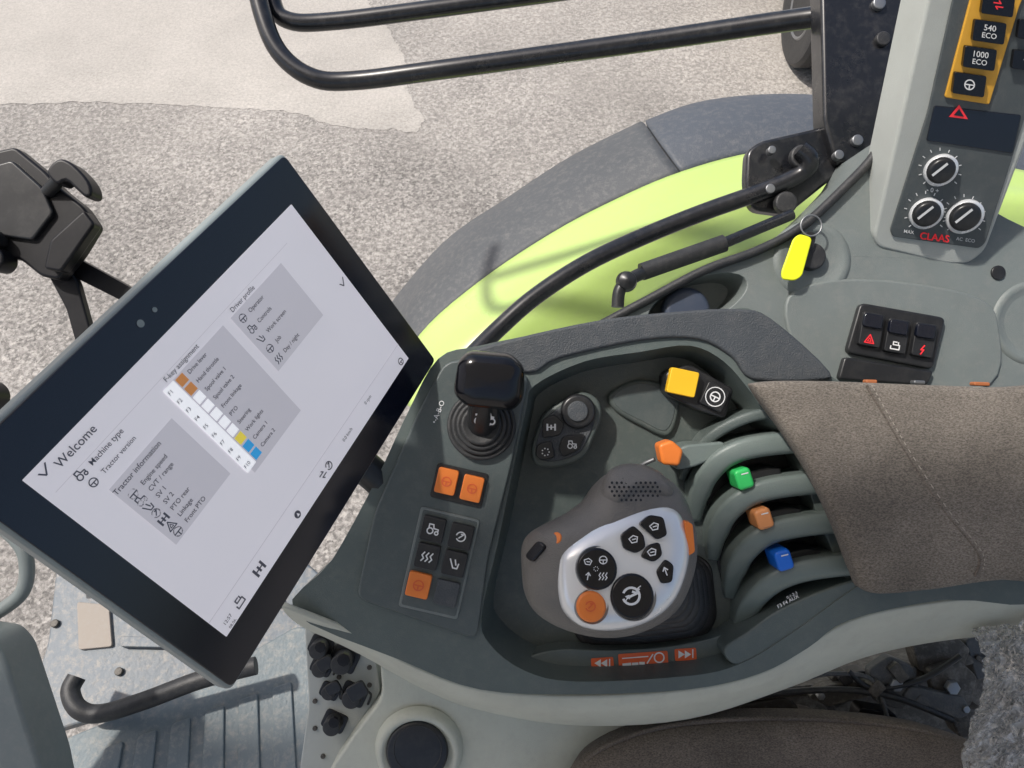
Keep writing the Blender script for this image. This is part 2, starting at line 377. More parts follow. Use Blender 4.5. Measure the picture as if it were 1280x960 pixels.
def sic(kind,u,v,z): 
    V0=len(dc.V); dc.icon(kind,0,0,z,0,m_sink)
    # icons drawn square on the panel (u and v have different scales)
    o=scr(0,0,0)
    for i in range(V0,len(dc.V)):
        q=dc.V[i]-o; a=q.dot(ux); b_=q.dot(uy); c_=q.dot(nm); dc.V[i]=scr(u*SW+a/asp,v*SH+b_,c_)
sp('Welcome',70,583,.046)
sic('tractor',*uvp(100,593),.030); sp('Machine type',112,580,.031)
sic('steer',*uvp(116,603),.026); sp('Tractor version',127,591,.027)
b1=blk((135,612),(287,592)); sp('Tractor information',142,618,.031)
for i,w in enumerate(['Engine speed','CVT / range','SV 1','SV 2','PTO rear','Linkage','Front PTO']):
    v=b1[1]+.080+i*(b1[3]-b1[1]-.10)/6.2; st(w,b1[0]+.055,v,.027); sic(['steer','tractor','plough','arc','axle','tri','steer'][i],b1[0]+.026,v,.030)
b2=blk((207,484),(375,513)); sp('F-key assignment',205,476,.030)
k0=uvp(205,487); k1=uvp(308,592); R(k0[0]-.006,k0[1],k0[0]+.030,k1[1],m_swhite,.0002)
for i in range(10):
    v=k0[1]+(k1[1]-k0[1])*(i+.5)/10; mm={0:m_sor,1:m_sor,7:m_syel,8:m_sblue,9:m_sblue}.get(i,m_swhite)
    st('F%d'%(i+1) if i<9 else 'F10',k0[0]-.002,v,.024)
    R(k0[0]+.034,v-.020,k0[0]+.060,v+.020,mm,.0003); st(['Drive lever','Hand throttle','Spool valve 1','Spool valve 2','Front linkage','PTO','Steering','Work lights','Camera 1','Camera 2'][i],k0[0]+.072,v,.025)
b3=blk((287,398),(403,394)); sp('Driver profile',288,389,.030)
for i,w in enumerate(['Operator','Controls','Work screen','Job','Day / night']):
    v=b3[1]+.04+i*(b3[3]-b3[1]-.03)/4.8; st(w,b3[0]+.055,v,.027); sic(['steer','tractor','plough','steer','waves'][i],b3[0]+.028,v,.030)
def chk(x,y): u,v=uvp(x,y); dc.line([(u-.009,v-.009),(u,v+.012),(u+.016,v-.021)],.004,m_sink)
chk(54,591); chk(427,355)
u,v=uvp(298,752); sic('seat',u,v,.036); st('12:57',uvp(282,775)[0]-.01,v,.022); st('08.06.',uvp(282,775)[0]-.01,v+.030,.018)
u,v=uvp(323,711); sic('axle',u,v,.040)
u,v=uvp(371,643); dc.poly(circ(u,v,.011,.018,n=14),m_sink); dc.poly([(u-.005,v+.007),(u+.005,v+.007),(u,v-.010)],m_screen,lift=.0004)
u,v=uvp(406,588); sic('rev',u-.015,v,.034); sic('arc',u+.018,v,.034)
u,v=uvp(432,545); st('0.0 km/h',u-.02,v,.024); sp('0 rpm',455,505,.024); u,v=uvp(500,452); sic('steer',u,v,.03)
dc.done('screen_content',scn)
ss=Dec(None,.0004,mp=lambda x,y,o: scr(x,y,o))
ss.poly(circ(SW*.42,-MT*.5,.0022,n=16),m_shell); ss.poly(circ(SW*.47,-MT*.5,.0015,n=16),m_shell); ss.done('light_sensor',mon)
tube('support_arm',[scr(SW*.6,SH*.5,-.045),scr(SW*.75,SH*.7,-.08),at(520,640,-.03)],.014,m_black,mon)
# ================================================================ ARMREST CONSOLE
con=T('armrest_console','dark grey-green moulded armrest console with deep tray and switch panels','armrest console')
outer=cr([(548,448),(600,432),(700,412),(800,398),(900,388),(950,392),(1035,468),(1120,500),(1320,520),(1330,738),(1180,750),(1062,775),(1010,810),(950,842),(860,862),(720,868),(600,862),(500,825),(366,764),(415,700),(470,600),(510,515)],4)
inner=cr([(668,482),(730,452),(800,440),(862,432),(905,452),(940,492),(968,530),(1030,560),(1085,640),(1100,705),(1040,755),(985,795),(925,830),(860,845),(720,852),(655,838),(612,805),(602,770),(622,680),(645,570),(658,510)],4)
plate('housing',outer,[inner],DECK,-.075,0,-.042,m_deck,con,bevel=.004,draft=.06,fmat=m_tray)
TR=lvl(-.042)
prism('switch_panel',rp([(556,452),(615,446),(662,470),(640,580),(610,700),(596,800),(445,748),(468,640),(520,520)],14),DECK,-.002,.005,m_panel,con,bevel=.002)
SP=lvl(.005)
prism('top_cover',cr([(578,446),(640,424),(750,400),(850,389),(925,386),(965,398),(1038,464),(1020,476),(942,474),(915,446),(872,424),(800,426),(700,448),(660,466)],4),DECK,-.01,.004,m_cover,con,bevel=.003)
loft('side_skirt',[[(352,758,.585),(440,792,.60),(520,835,.605),(600,862,.605),(720,870,.61),(860,862,.61),(960,838,.61),(1062,776,.61),(1180,752,.61),(1330,738,.61)],
 [(358,768,.605),(440,806,.615),(520,850,.62),(600,880,.62),(720,893,.62),(860,882,.62),(970,850,.62),(1070,795,.62),(1180,770,.62),(1330,756,.62)],
 [(372,780,.66),(450,818,.66),(530,862,.66),(600,888,.66),(720,907,.66),(860,899,.66),(985,860,.66),(1080,822,.66),(1180,800,.66),(1330,785,.66)],
 [(390,790,.72),(460,820,.72),(540,862,.72),(610,884,.72),(720,896,.72),(850,890,.72),(970,852,.72),(1070,815,.72),(1180,795,.72),(1330,780,.72)]],m_beige,con,solid=.004)
def btn(nm_,cx,cy,w,h,deg,pl,o,hh,mat,ic=None,im=m_white,r=3,z=None,parent=None):
    b=prism(nm_,rr(cx,cy,w,h,deg,r),pl,o-.002,o+hh,mat,parent or con,bevel=.0009)
    if ic:
        d=Dec(pl,o+hh+.0004); d.icon(ic,cx,cy,z or min(w,h)*.36,deg,im); d.done('symbol',b)
    return b
AN=13
prism('switch_frame',rr(574,607,66,44,AN,4),SP,-.001,.0015,m_black,con,bevel=.0006)
btn('rocker_switch',558,602,26,32,AN,SP,.0015,.004,m_orange,'steer',m_redor)
btn('rocker_switch',590,611,26,32,AN,SP,.0015,.004,m_orange,'steer',m_redor)
prism('switch_frame',rr(549,704,76,128,AN,4),SP,-.001,.0015,m_gray,con,bevel=.0008)
prism('switch_frame',rr(549,704,70,122,AN,3),SP,.0,.0019,m_panel,con,bevel=.0005)
for (x,y,mt,ic) in ((541,662,m_black,'tractor'),(576,671,m_black,'arc'),(534,696,m_black,'waves'),(568,705,m_black,'plough'),(523,732,m_orange,'steer'),(558,742,m_cover,None)):
    btn('rocker_switch',x,y,29,31,AN,SP,.0019,.004,mt,ic,m_redor if mt is m_orange else m_white)
K=lvl(-.02)
prism('keypad_base',cr([(668,548),(680,518),(705,500),(728,490),(748,500),(752,522),(742,548),(730,572),(700,584),(672,582),(664,566)],4),K,-.022,0,m_tray,con,bevel=.003)
prism('keypad_bezel',cr([(672,548),(683,522),(706,506),(727,498),(741,506),(744,524),(735,548),(724,566),(698,576),(676,575),(670,562)],4),K,-.002,.0015,m_cover,con,bevel=.001)
for pts,ic,c in (([(678,524),(694,518),(706,530),(700,544),(678,548)],'axle',(689,534)),([(672,555),(690,551),(694,572),(676,576),(669,568)],'dots',(682,565)),([(704,545),(732,543),(724,562),(704,572),(698,560)],'tractor',(715,556))):
    b=prism('keypad_button',rp(pts,4),K,0,.004,m_black,con,bevel=.001); d=Dec(K,.0045); d.icon(ic,c[0],c[1],8,0,m_white); d.done('symbol',b)
knob('rotary_knob',722,514,22,K,.0,.007,m_black,con,bev=.3); knob('rotary_knob_cap',722,514,13,K,.007,.002,m_cover,con)
prism('storage_well_rim',cr([(762,492),(800,474),(842,486),(850,510),(836,545),(800,532),(768,512)],5),TR,-.001,.006,m_tray,con,bevel=.004)
prism('storage_well_floor',cr([(768,493),(800,479),(837,490),(844,510),(832,538),(802,526),(773,510)],5),TR,.0,.0066,m_panel,con,bevel=.0005)
Y=lvl(-.012)
prism('switch_housing',rp([(832,465),(862,455),(918,486),(907,524),(870,512),(832,492)],7),Y,-.03,0,m_black,con,bevel=.002)
btn('safety_switch',854,478,36,32,12,Y,.001,.007,m_yellow)
btn('rocker_switch',894,496,30,30,25,Y,.001,.004,m_black,'steer',m_white,z=10)
d=Dec(Y,.0056); d.ring(894,496,12,1.2,m_white); d.done('switch_symbol',con)
prism('lever_slot_floor',rp([(880,560),(1000,540),(1080,640),(1090,720),(960,790),(905,740),(885,650)],14),TR,-.001,.002,m_black,con)
for i,pts in enumerate(([(868,652,-.036),(873,620,-.020),(886,592,-.006),(912,569,.003),(952,557,.005),(1030,550,.002)],
    [(891,700,-.036),(896,669,-.020),(909,642,-.006),(935,621,.003),(974,609,.005),(1050,601,.002)],
    [(912,748,-.036),(918,717,-.020),(932,690,-.006),(958,669,.003),(998,658,.005),(1072,650,.002)],
    [(922,799,-.036),(931,770,-.020),(949,743,-.006),(977,723,.003),(1018,711,.005),(1090,703,.002)])):
    fin('lever_guide',pts,28,-.044,m_rib,con,crown=.009)
fin('lever_guide',[(852,600,-.034),(868,570,-.022),(895,542,-.008),(935,522,.0),(980,514,.0)],14,-.044,m_deck,con,crown=.005)
prism('guide_wall',rp([(985,530),(1060,535),(1100,700),(1065,735),(1045,700),(1020,640)],8),DECK,-.042,-.010,m_deck,con)
prism('guide_wall',cr([(905,812),(935,790),(975,762),(1030,738),(1080,724),(1110,740),(1050,772),(985,805),(925,832)],4),DECK,-.042,-.001,m_deck,con,bevel=.006,seg=5)
dd=Dec(lvl(-.0006),.0); dd.text('F3 F4 AUX',985,752,6.5,-28,m_white); dd.text('0-1-2-3',990,744,5,-28,m_white); dd.done('printed_legend',con)
LG=lvl(-.022)
prism('label_ledge',cr([(660,822),(700,812),(760,813),(830,809),(890,798),(930,784),(950,800),(920,826),(860,841),(800,846),(720,846),(660,836)],4),LG,-.020,0,m_deck,con,bevel=.007,seg=5)
dd=Dec(LG,.0006)
dd.poly(rr(804,824,62,17,-4,2),m_redor); dd.poly(rr(753,829,28,14,-4,2),m_redor); dd.poly(rr(857,818,27,15,-4,2),m_redor); dd.off+=.0005
for x in (747,755): dd.poly([(x+4,824),(x-4,829),(x+4,834)],m_white)
dd.line([(762,824),(762,834)],1.6,m_white)
for x in (852,860): dd.poly([(x-4,813),(x-4,823),(x+4,818)],m_white)
dd.line([(866,812),(866,822)],1.6,m_white)
dd.line([(779,831),(788,830)],3.4,m_white); dd.line([(791,830),(797,829.6)],3.4,m_white); dd.line([(800,829),(805,829)],3.4,m_white); dd.line([(778,823),(810,820.5)],1.3,m_white); dd.ring(824,822,6,1.8,m_white); dd.line([(809,829),(816,818)],1.6,m_white)
dd.done('printed_legend',con)
dd=Dec(SP,.0006); dd.text('•-A-B-O',548,515,9,-68,m_white); dd.done('printed_legend',con)
tube('slider_bracket',[at(788,598,-.04),at(798,584,-.02),at(818,574,-.012)],.0018,m_met,con)
def lever(nm_,x,y,mat,lab,deg,hx=0):
    t=T(nm_,lab,'lever',group='coloured hydraulic levers between the guide ribs')
    p=lvl(-.002)
    prism('lever_blade',rp([(x-2,y-9),(x+30,y-16),(x+46,y-14),(x+46,y+2),(x+20,y+9),(x+2,y+9)],4),p,-.038,-.010,m_black,t,bevel=.002)
    prism('lever_tip',rr(x,y,21,26,deg,6,5),p,-.016,.010,mat,t,bevel=.003,seg=4)
    d=Dec(p,.0104); d.line([(x-4,y-6),(x+4,y-8)],1.5,m_white); d.done('printed_mark',t)
lever('control_lever',931,599,m_green,'green tipped hydraulic lever between grey guide ribs',-18)
lever('control_lever',956,649,m_copper,'copper orange tipped hydraulic lever between grey guide ribs',-18)
lever('control_lever',981,701,m_blue,'blue tipped hydraulic lever between grey guide ribs',-18)
t=T('control_lever','orange tipped speed lever standing in the console tray','lever')
prism('lever_arm',rp([(838,566),(858,556),(905,552),(912,566),(868,584),(846,588)],5),lvl(-.006),-.034,0,m_rib,t,bevel=.003)
prism('lever_tip',rp([(823,556),(840,550),(855,563),(850,583),(828,581)],5),lvl(0),-.014,.007,m_orange,t,bevel=.003,seg=4)
# ================================================================ CROSS LEVER
cl=T('small_joystick','glossy black cross lever with silver emblem on low rubber bellows','joystick')
pr=[]; k=SP.m(600,530)
for i in range(4): r=43-6*i; pr+=[(r*k,.0030*i),(r*k,.0030*i+.0026),((r-2.5)*k,.0030*i+.0038),((r-4.5)*k,.0030*i+.0032)]
lathe('bellows',SP.pt(602,532),(0,.1,1),pr,m_rubber,cl,sharp=80)
tube('lever_shaft',[SP.pt(602,530,.006),SP.pt(604,514,.022),SP.pt(608,488,.040)],.012,m_black,cl)
HP=plane3((570,440,.050),(655,450,.046),(600,505,.040))
pillow('lever_head',rp([(573,450),(586,439),(640,443),(656,458),(654,498),(641,512),(582,506),(566,490)],9,4),HP,0,.016,m_btnblack,cl,p=3,down=-.026)
EP=plane3((590,510,.046),(622,510,.046),(606,535,.026)); prism('emblem_base',rr(606,521,36,26,4,8,4),EP,-.014,.0,m_black,cl,bevel=.002)
d=Dec(EP,.0007); d.ring(606,520,7,2.8,m_chrome); d.line([(595,518),(617,522)],2.6,m_chrome); d.line([(600,531),(606,512),(612,531)],2.6,m_chrome); d.ring(597,526,3.5,2,m_chrome); d.ring(615,527,3.5,2,m_chrome); d.done('emblem',cl)
# ================================================================ MAIN JOYSTICK
js=T('main_joystick','brown-grey drive joystick with silver button face on rubber gaiter','joystick')
BO=[(735,700),(760,690),(850,686),(888,706),(896,772),(880,800),(800,810),(735,806),(724,790),(722,725)]
prev=[]
for i,(s,h0,h1) in enumerate(((1.0,-.042,-.032),(.94,-.032,-.021),(.89,-.021,-.010),(.84,-.010,.001),(.79,.001,.012),(.73,.012,.023),(.66,.023,.034))):
    cx,cy=812-2*i,750-3*i
    pts=rp([(cx+(x-812)*s,cy+(y-750)*s) for x,y in BO],18*s,4)
    n=len(pts)
    prev.append((pts,h0,h1))
V=[];Fc=[]
for pts,h0,h1 in prev:
    for h,q in ((h0,.91),((h0*.7+h1*.3),1.0),((h0*.35+h1*.65),1.0),(h1,.90)):
        V+=[at(812+(x-812)*q,750+(y-750)*q,h) for x,y in pts]
for i in range(len(V)//n-1):
    for j in range(n): Fc.append((i*n+j,i*n+(j+1)%n,(i+1)*n+(j+1)%n,(i+1)*n+j))
mk('gaiter',V,Fc,m_rubber,js,sharp=60)
prism('gaiter_base',rp([(728,700),(850,684),(890,703),(898,775),(880,800),(800,812),(728,808),(716,790)],14),TR,-.001,.004,m_black,js,bevel=.002)
JP=plane3((660,720,.074),(860,690,.060),(790,590,.050))
pillow('grip_body',cr([(652,712),(652,684),(660,668),(678,656),(706,642),(730,624),(744,605),(760,592),(795,587),(828,597),(850,618),(863,650),(868,690),(860,730),(840,766),(800,790),(755,797),(708,788),(672,768),(656,742)],4),JP,0,.034,m_grip,js,p=2.6,rings=16,down=-.055)
FP=plane3((700,720,.107),(850,690,.093),(790,640,.090))
fo=[(694,712),(699,690),(722,668),(762,645),(800,632),(832,633),(850,650),(858,686),(852,722),(836,755),(805,778),(765,788),(728,784),(704,765),(695,740)]
pillow('face_bezel',cr([((x-776)*1.03+776,(y-710)*1.03+710) for x,y in fo],4),FP,-.024,-.003,m_grip,js,p=5,rings=8)
pillow('face_plate',cr(fo,4),FP,-.015,.0045,m_silver,js,p=3.4,rings=18)
def jk(x,y,r,mat,ic,h=.0045,im=m_white,o=.0025,sy=1.0):
    k=FP.m(x,y,o+h)*(r+2.5)
    lathe('button_collar',FP.pt(x,y,o-.004),FP.n,[(k,0),(k,.0045),(k*.97,.005),(k*.9,.0045)],m_met,js)
    b=knob('thumb_button',x,y,r,FP,o,h,mat,js,bev=.3)
    if ic:
        d=Dec(FP,o+h+.0004)
        for q in ic: d.icon(q[0],x+q[1],y+q[2],q[3],q[4],im)
        d.done('symbol',b)
jk(745,711,26,m_btnblack,[('quick',-10,-9,8,0),('steer',9,-11,8,0),('arrow',-10,9,8,10),('waves',9,9,8,0),('dots',0,0,5,0)])
jk(789,745,28,m_btnblack,[('arc',0,0,19,20),('arrow',-5,3,8,30),('bolt',9,-9,7,20)])
jk(738,758,19,m_orange,[('arc',0,0,11,0)],im=m_redor)
def jp(pts,ic,c,o=.0035):
    b=prism('thumb_button',rp(pts,5),FP,-.004,o+.0035,m_btnblack,js,bevel=.0012); d=Dec(FP,o+.0039); d.icon(ic,c[0],c[1],9,-20,m_white); d.done('symbol',b)
jp([(799,654),(812,643),(830,646),(835,669),(822,675)],'quick',(818,658))
jp([(776,668),(792,656),(805,668),(808,684),(796,692),(780,686)],'quick',(792,674))
jp([(801,696),(810,681),(825,677),(829,694),(818,703)],'quick',(815,690))
jp([(820,714),(832,698),(843,706),(841,728),(827,730)],'arrow',(832,714),.002)
g1,g2,g3=(748,628,.090),(836,618,.084),(790,591,.070)
grp=pillow('rubber_grip_pad',cr([(750,630),(752,606),(768,592),(795,590),(822,599),(840,618),(832,628),(800,629),(770,642)],4),plane3(g1,g2,g3),-.012,.005,m_grip,js,p=3)
gp=plane3(*[(x,y,h+.0058) for x,y,h in (g1,g2,g3)]); d=Dec(gp,0.0002)
for iy in range(7):
    for ix in range(13):
        x=756+ix*6+(iy%2)*3; y=598+iy*5.4
        if ((x-793)/34)**2+((y-612)/17)**2<.95 and y<636-(x-750)*.2: d.poly(circ(x,y,1.7,n=8),m_deepblack)
d.done('perforation',grp)
SPn=plane3((655,690,.090),(700,660,.098),(700,690,.106))
knob('side_button',697,674,8,SPn,-.008,.003,m_orange,js); prism('side_button',rr(668,689,27,13,-50,6,4),plane3((655,700,.088),(680,675,.094),(690,700,.102)),-.010,.001,m_btnblack,js)
prism('side_button',rp([(856,652),(866,655),(869,690),(859,696)],3),lvl(.088),-.020,.0,m_orange,js,bevel=.001)
# ================================================================ ARMREST PAD
pad=T('armrest_pad','brown-grey fabric covered armrest pad beside the lever console','armrest')
padp=rp(cr([(938,488),(944,478),(1010,476),(1120,480),(1230,484),(1350,490),(1370,600),(1350,722),(1240,720),(1150,732),(1078,736),(1060,712),(1040,660),(1012,600),(975,540)],5),3,1)
PP=lvl(.018)
pillow('cushion',padp,PP,0,.020,m_fab,pad,p=7,rings=14,c=(1160,600),down=-.012)
sm_=cr([(1086,481),(1108,520),(1138,571),(1183,639),(1225,692),(1222,720)],12,False)
tube('seam',[at(x-3,y,.0372) for x,y in sm_],.0011,m_fab2,pad,n=8,smooth=False)
d=Dec(lvl(.0386),0)
for i in range(0,len(sm_)-6,2):
    a,b=Vector(sm_[i]),Vector(sm_[i+1]); d.line([tuple(a.lerp(b,.1)+Vector((3.5,0))),tuple(a.lerp(b,.9)+Vector((3.5,0)))],1.3,m_stitch)
d.done('stitching',pad)
for (x,y,w,mt) in ((1090,478,14,m_dullor),(1150,479,14,m_met),(1228,481,20,m_dullor)):
    prism('rear_tab',rr(x,y-1,w,5,2,2),lvl(.010),-.004,.003,mt,pad)
# ================================================================ SIDE CONSOLE
sc=T('side_console','grey moulded cab side console with cup recess and ignition lock','side console')
SCP=lvl(-.06)
so=cr([(650,470),(700,432),(780,392),(850,352),(905,326),(945,316),(990,292),(1040,250),(1085,204),(1110,168),(1165,205),(1240,262),(1320,310),(1360,400),(1350,520),(1150,560),(900,520)],4)
si=circ(872,376,66,27,n=28,deg=-22)
plate('housing',so,[si],SCP,-.10,0,-.035,m_gray,sc,bevel=.005,draft=.15,seg=5)
prism('raised_field',cr([(985,372),(1040,350),(1130,352),(1225,372),(1250,410),(1240,480),(1130,500),(1020,490),(990,430)],5),SCP,-.002,.003,m_gray,sc,bevel=.003,seg=5)
k=SCP.m(1290,404)
lathe('cup_rest',SCP.pt(1292,404,0),(0,0,1),[(54*k,-.001),(52*k,.001),(48*k,.0022),(44*k,.0015),(40*k,.0002),(30*k,-.0004)],m_gray,sc,sharp=80,n=48)
knob('round_cap',855,390,30,lvl(-.078),0,.014,m_cap,sc,bev=.5)
tube('edge_seal',[at(640,440,-.06),at(720,420,-.06),at(800,380,-.058),at(880,338,-.056),at(945,314,-.056),at(1000,285,-.056),at(1050,240,-.056),at(1092,195,-.056),at(1105,160,-.05)],.0042,m_rubber,sc)
knob('screw',1247,341,9,SCP,.0,.002,m_black,sc)
k=SCP.m(1015,325)
lathe('lock_dish',SCP.pt(1015,325,0),(0,0,1),[(50*k,-.001),(48*k,.0008),(43*k,.0025),(38*k,.0022),(33*k,.0008),(20*k,.0005)],m_gray,sc,sharp=80,n=48)
knob('ignition_lock',1012,322,17,SCP,.001,.008,m_rubber,sc)
HZ=lvl(-.055)
hz=T('switch_cluster','black panel with three rocker switches and red symbols','switch panel')
prism('switch_frame',rp([(1076,378),(1183,397),(1167,462),(1058,441)],8),HZ,-.004,.004,m_black,hz,bevel=.002)
prism('lower_frame',rp([(1056,446),(1168,464),(1160,482),(1048,474)],5),HZ,-.004,.004,m_black,hz,bevel=.002)
for x,y,ic in ((1090,412,'tri'),(1122,420,'seat'),(1156,425,'bolt')):
    b=btn('rocker_switch',x,y,27,42,10,HZ,.005,.004,m_black,None,parent=hz)
    btn('rocker_cap',x+2,y-11,23,17,10,HZ,.009,.003,m_gloss,None,parent=hz)
    d=Dec(HZ,.0096); d.icon(ic,x-3,y+12,9,10,m_red if ic!='seat' else m_white); d.done('symbol',b)
ky=T('ignition_key','ignition key with yellow tag hanging from the lock','key')
prism('key_bow',rr(1012,300,15,22,12,6,4),SCP,.010,.013,m_black,ky)
tube('key_ring',[at(1012+13*math.cos(a)+2,284+13*math.sin(a)-2,-.045) for a in [i*.524 for i in range(12)]],.0008,m_met,ky,n=8,closed=True)
prism('key_tag',rp([(992,298),(1000,292),(1016,297),(1003,345),(994,351),(978,349),(977,340)],6),lvl(-.045),-.001,.002,m_tag,ky)
# ================================================================ PILLAR PANEL
PI=plane3((1095,300,-.055),(1215,322,-.055),(1170,0,.05))
pp=T('pillar_control_panel','light grey trim column with climate knobs and amber switch strip','control panel')
prism('trim',rp([(1166,-30),(1420,-60),(1370,60),(1302,128),(1232,314),(1212,330),(1184,331),(1098,310),(1092,296)],10),PI,-.05,0,m_trim,pp,bevel=.006,flare=.04)
prism('face_panel',rp([(1200,-40),(1390,-50),(1290,120),(1232,304),(1224,311),(1116,296),(1113,288),(1160,140)],5),PI,-.002,.002,m_face,pp,bevel=.001)
prism('inset_panel',rp([(1168,132),(1277,144),(1266,192),(1158,176)],3),PI,-.002,.003,m_gloss,pp,bevel=.0005)
prism('amber_strip',rp([(1221,-30),(1290,-30),(1274,10),(1237,131),(1181,122)],3),PI,-.002,.004,m_amber,pp,bevel=.001)
for x,y,ic in ((1248,6,'rev'),(1237,40,None),(1225,73,None),(1212,106,'steer')):
    b=btn('rocker_switch',x,y,40,27,8,PI,.004,.004,m_btnblack,ic,m_red if ic=='rev' else m_white,z=10,parent=pp)
    if ic is None:
        d=Dec(PI,.0086); d.text('540' if y<60 else '1000',x+.5,y-4.5,10.5,8,m_white); d.text('ECO',x-.5,y+5,9.5,8,m_white); d.done('symbol',b)
btn('rocker_switch',1283,76,34,24,8,PI,.002,.004,m_btnblack,'arrow',z=8,parent=pp)
btn('rocker_switch',1290,38,34,24,8,PI,.002,.004,m_btnblack,None,parent=pp)
d=Dec(PI,.0036); d.poly([(1186,146),(1210,149),(1199,131)],m_red); d.off+=.0004; d.poly([(1192,144),(1205,146),(1199,136)],m_gloss); d.done('warning_symbol',pp)
d=Dec(PI,.0026); d.text('CLAAS',1168,297,12.5,7,m_red,sx=1.0); d.off+=.0003; d.text('CLAAS',1168.5,297.3,12.5,7,m_red,sx=1.0); d.off-=.0003
for cx,cy in ((1175,212),(1157,266),(1205,270)):
    for q in range(11):
        a=math.radians(140+q*26); d.line([(cx+24*math.cos(a),cy+24*math.sin(a)),(cx+27*math.cos(a),cy+27*math.sin(a))],1.2,m_white)
d.text('AC  ECO',1207,300,6,8,m_white); d.text('- 0 +',1166,238,8,8,m_white); d.text('MAX',1136,290,6,8,m_white)
d.done('printed_legend',pp)
for cx,cy,r in ((1175,212,20),(1157,266,20),(1205,270,22)):
    kb=knob('rotary_knob',cx,cy,r,PI,.002,.005,m_silver,pp,bev=.15); 
    k2=knob('knob_core',cx,cy,r*.82,PI,.006,.006,m_black,kb,bev=.3)
    d=Dec(PI,.0124); d.line([(cx-r*.45,cy+r*.35),(cx+r*.45,cy-r*.35)],3,m_white); d.done('pointer',kb)
# ================================================================ PILLAR + RAILS
pl=T('cab_door_post','black painted cab post plate with bolts and hinge bracket','post')
prism('post_plate',rp([(1026,-40),(1165,-40),(1150,30),(1110,165),(1090,200),(1045,205),(1030,150)],8),lvl(-.14),-.03,0,m_paintblack,pl,bevel=.004)
prism('hinge_bracket',rp([(934,188),(950,176),(1062,150),(1084,160),(1082,190),(1020,240),(985,268),(940,262),(932,230)],12),lvl(-.15),-.02,-.002,m_paintblack,pl,bevel=.004)
for x,y,r in ((1095,8,8),(1100,52,9),(962,190,5),(1045,196,6),(1000,198,15),(980,255,14),(1107,140,4),(1068,178,7),(960,238,6)):
    knob('bolt',x,y,r,lvl(-.14),-.003,.008,m_met if r<9 else m_rubber,pl)
rl=T('window_guard_rail','black tubular guard rail bent into a loop outside the cab','rail')
tube('outer_tube',[at(x,y,h) for x,y,h in ((314,-60,-.3),(326,10,-.3),(348,64,-.3),(388,96,-.3),(440,101,-.3),(560,86,-.28),(800,53,-.25),(1000,24,-.2),(1095,14,-.16))],.0112,m_paintblack,rl)
tube('inner_tube',[at(x,y,h) for x,y,h in ((336,-60,-.32),(342,5,-.32),(362,26,-.32),(410,27,-.32),(520,14,-.31),(800,-24,-.28),(1000,-52,-.25))],.0105,m_paintblack,rl)
gr=T('grab_handle','black curved grab handle running beside the window opening','handle')
tube('handle_tube',[at(x,y,h) for x,y,h in ((590,444,-.12),(622,412,-.13),(670,370,-.135),(735,328,-.14),(810,293,-.15),(880,265,-.15),(950,240,-.145),(1000,218,-.14),(1013,200,-.13),(1000,186,-.13))],.0088,m_paintblack,gr)
gs=T('gas_strut','black gas strut with ball joint ending at the hinge bracket','gas strut')
tube('strut_cylinder',[at(802,340,-.1),at(905,304,-.11)],.0085,m_rubber,gs,smooth=False); tube('strut_rod',[at(900,306,-.11),at(990,268,-.12)],.0055,m_paintblack,gs,smooth=False)
lathe('ball_joint',at(783,352,-.09),(0,0,1),[(.002,-.012),(.008,-.008),(.0100,0),(.008,.008),(.002,.012)],m_black,gs); tube('end_link',[at(772,384,-.09),at(775,362,-.09),at(790,348,-.09),at(806,340,-.1)],.006,m_black,gs)
# ================================================================ FENDER
fd=T('rear_fender','lime green tractor fender with dark plastic wheel arch edge','fender')
R0=[(440,470,1.42),(485,395,1.4),(560,306,1.38),(640,250,1.36),(720,198,1.34),(806,155,1.32)]
R1=[(490,490,1.26),(526,418,1.25),(600,352,1.24),(690,292,1.23),(770,250,1.22),(850,216,1.21)]
Rm=[tuple((a+b)/2 for a,b in zip(p,q)) for p,q in zip(R0,R1)]; Rm=[(x-4,y-4,d-.02) for x,y,d in Rm]
loft('arch_panel',[[(x-6,y-3,d+.05) for x,y,d in R0],R0,Rm,R1],m_fdark,fd,solid=.012)
R0b=[(808,154,1.32),(870,132,1.31),(950,122,1.30),(1040,124,1.3),(1150,142,1.3),(1320,190,1.3)]
R1b=[(852,215,1.21),(890,203,1.21),(940,192,1.21),(1040,184,1.2),(1150,190,1.2),(1320,228,1.2)]
Rmb=[(x-3,y-4,d-.02) for x,y,d in [tuple((a+b)/2 for a,b in zip(p,q)) for p,q in zip(R0b,R1b)]]
loft('arch_panel',[[(x,y-4,d+.05) for x,y,d in R0b],R0b,Rmb,R1b],m_fblue,fd,solid=.012)
G1=R1[:-1]+[(850,216,1.21),(940,192,1.21),(1040,184,1.2),(1150,190,1.2),(1340,228,1.2)]
G1=[(x+1,y+2,d+.004) for x,y,d in G1]
G2=[(530,520,1.2),(575,455,1.19),(650,398,1.18),(730,345,1.17),(800,305,1.16),(870,275,1.16),(950,250,1.16),(1040,245,1.16),(1150,250,1.16),(1340,262,1.16)]
G3=[(590,560,1.2),(640,500,1.2),(700,450,1.2),(790,390,1.19),(860,350,1.19),(930,320,1.19),(1000,300,1.19),(1080,300,1.19),(1180,310,1.19),(1360,330,1.19)]
loft('painted_panel',[G1,[tuple((a+b)/2 for a,b in zip(p,q)) for p,q in zip(G1,G2)],G2,G3],m_lime,fd,solid=.006)
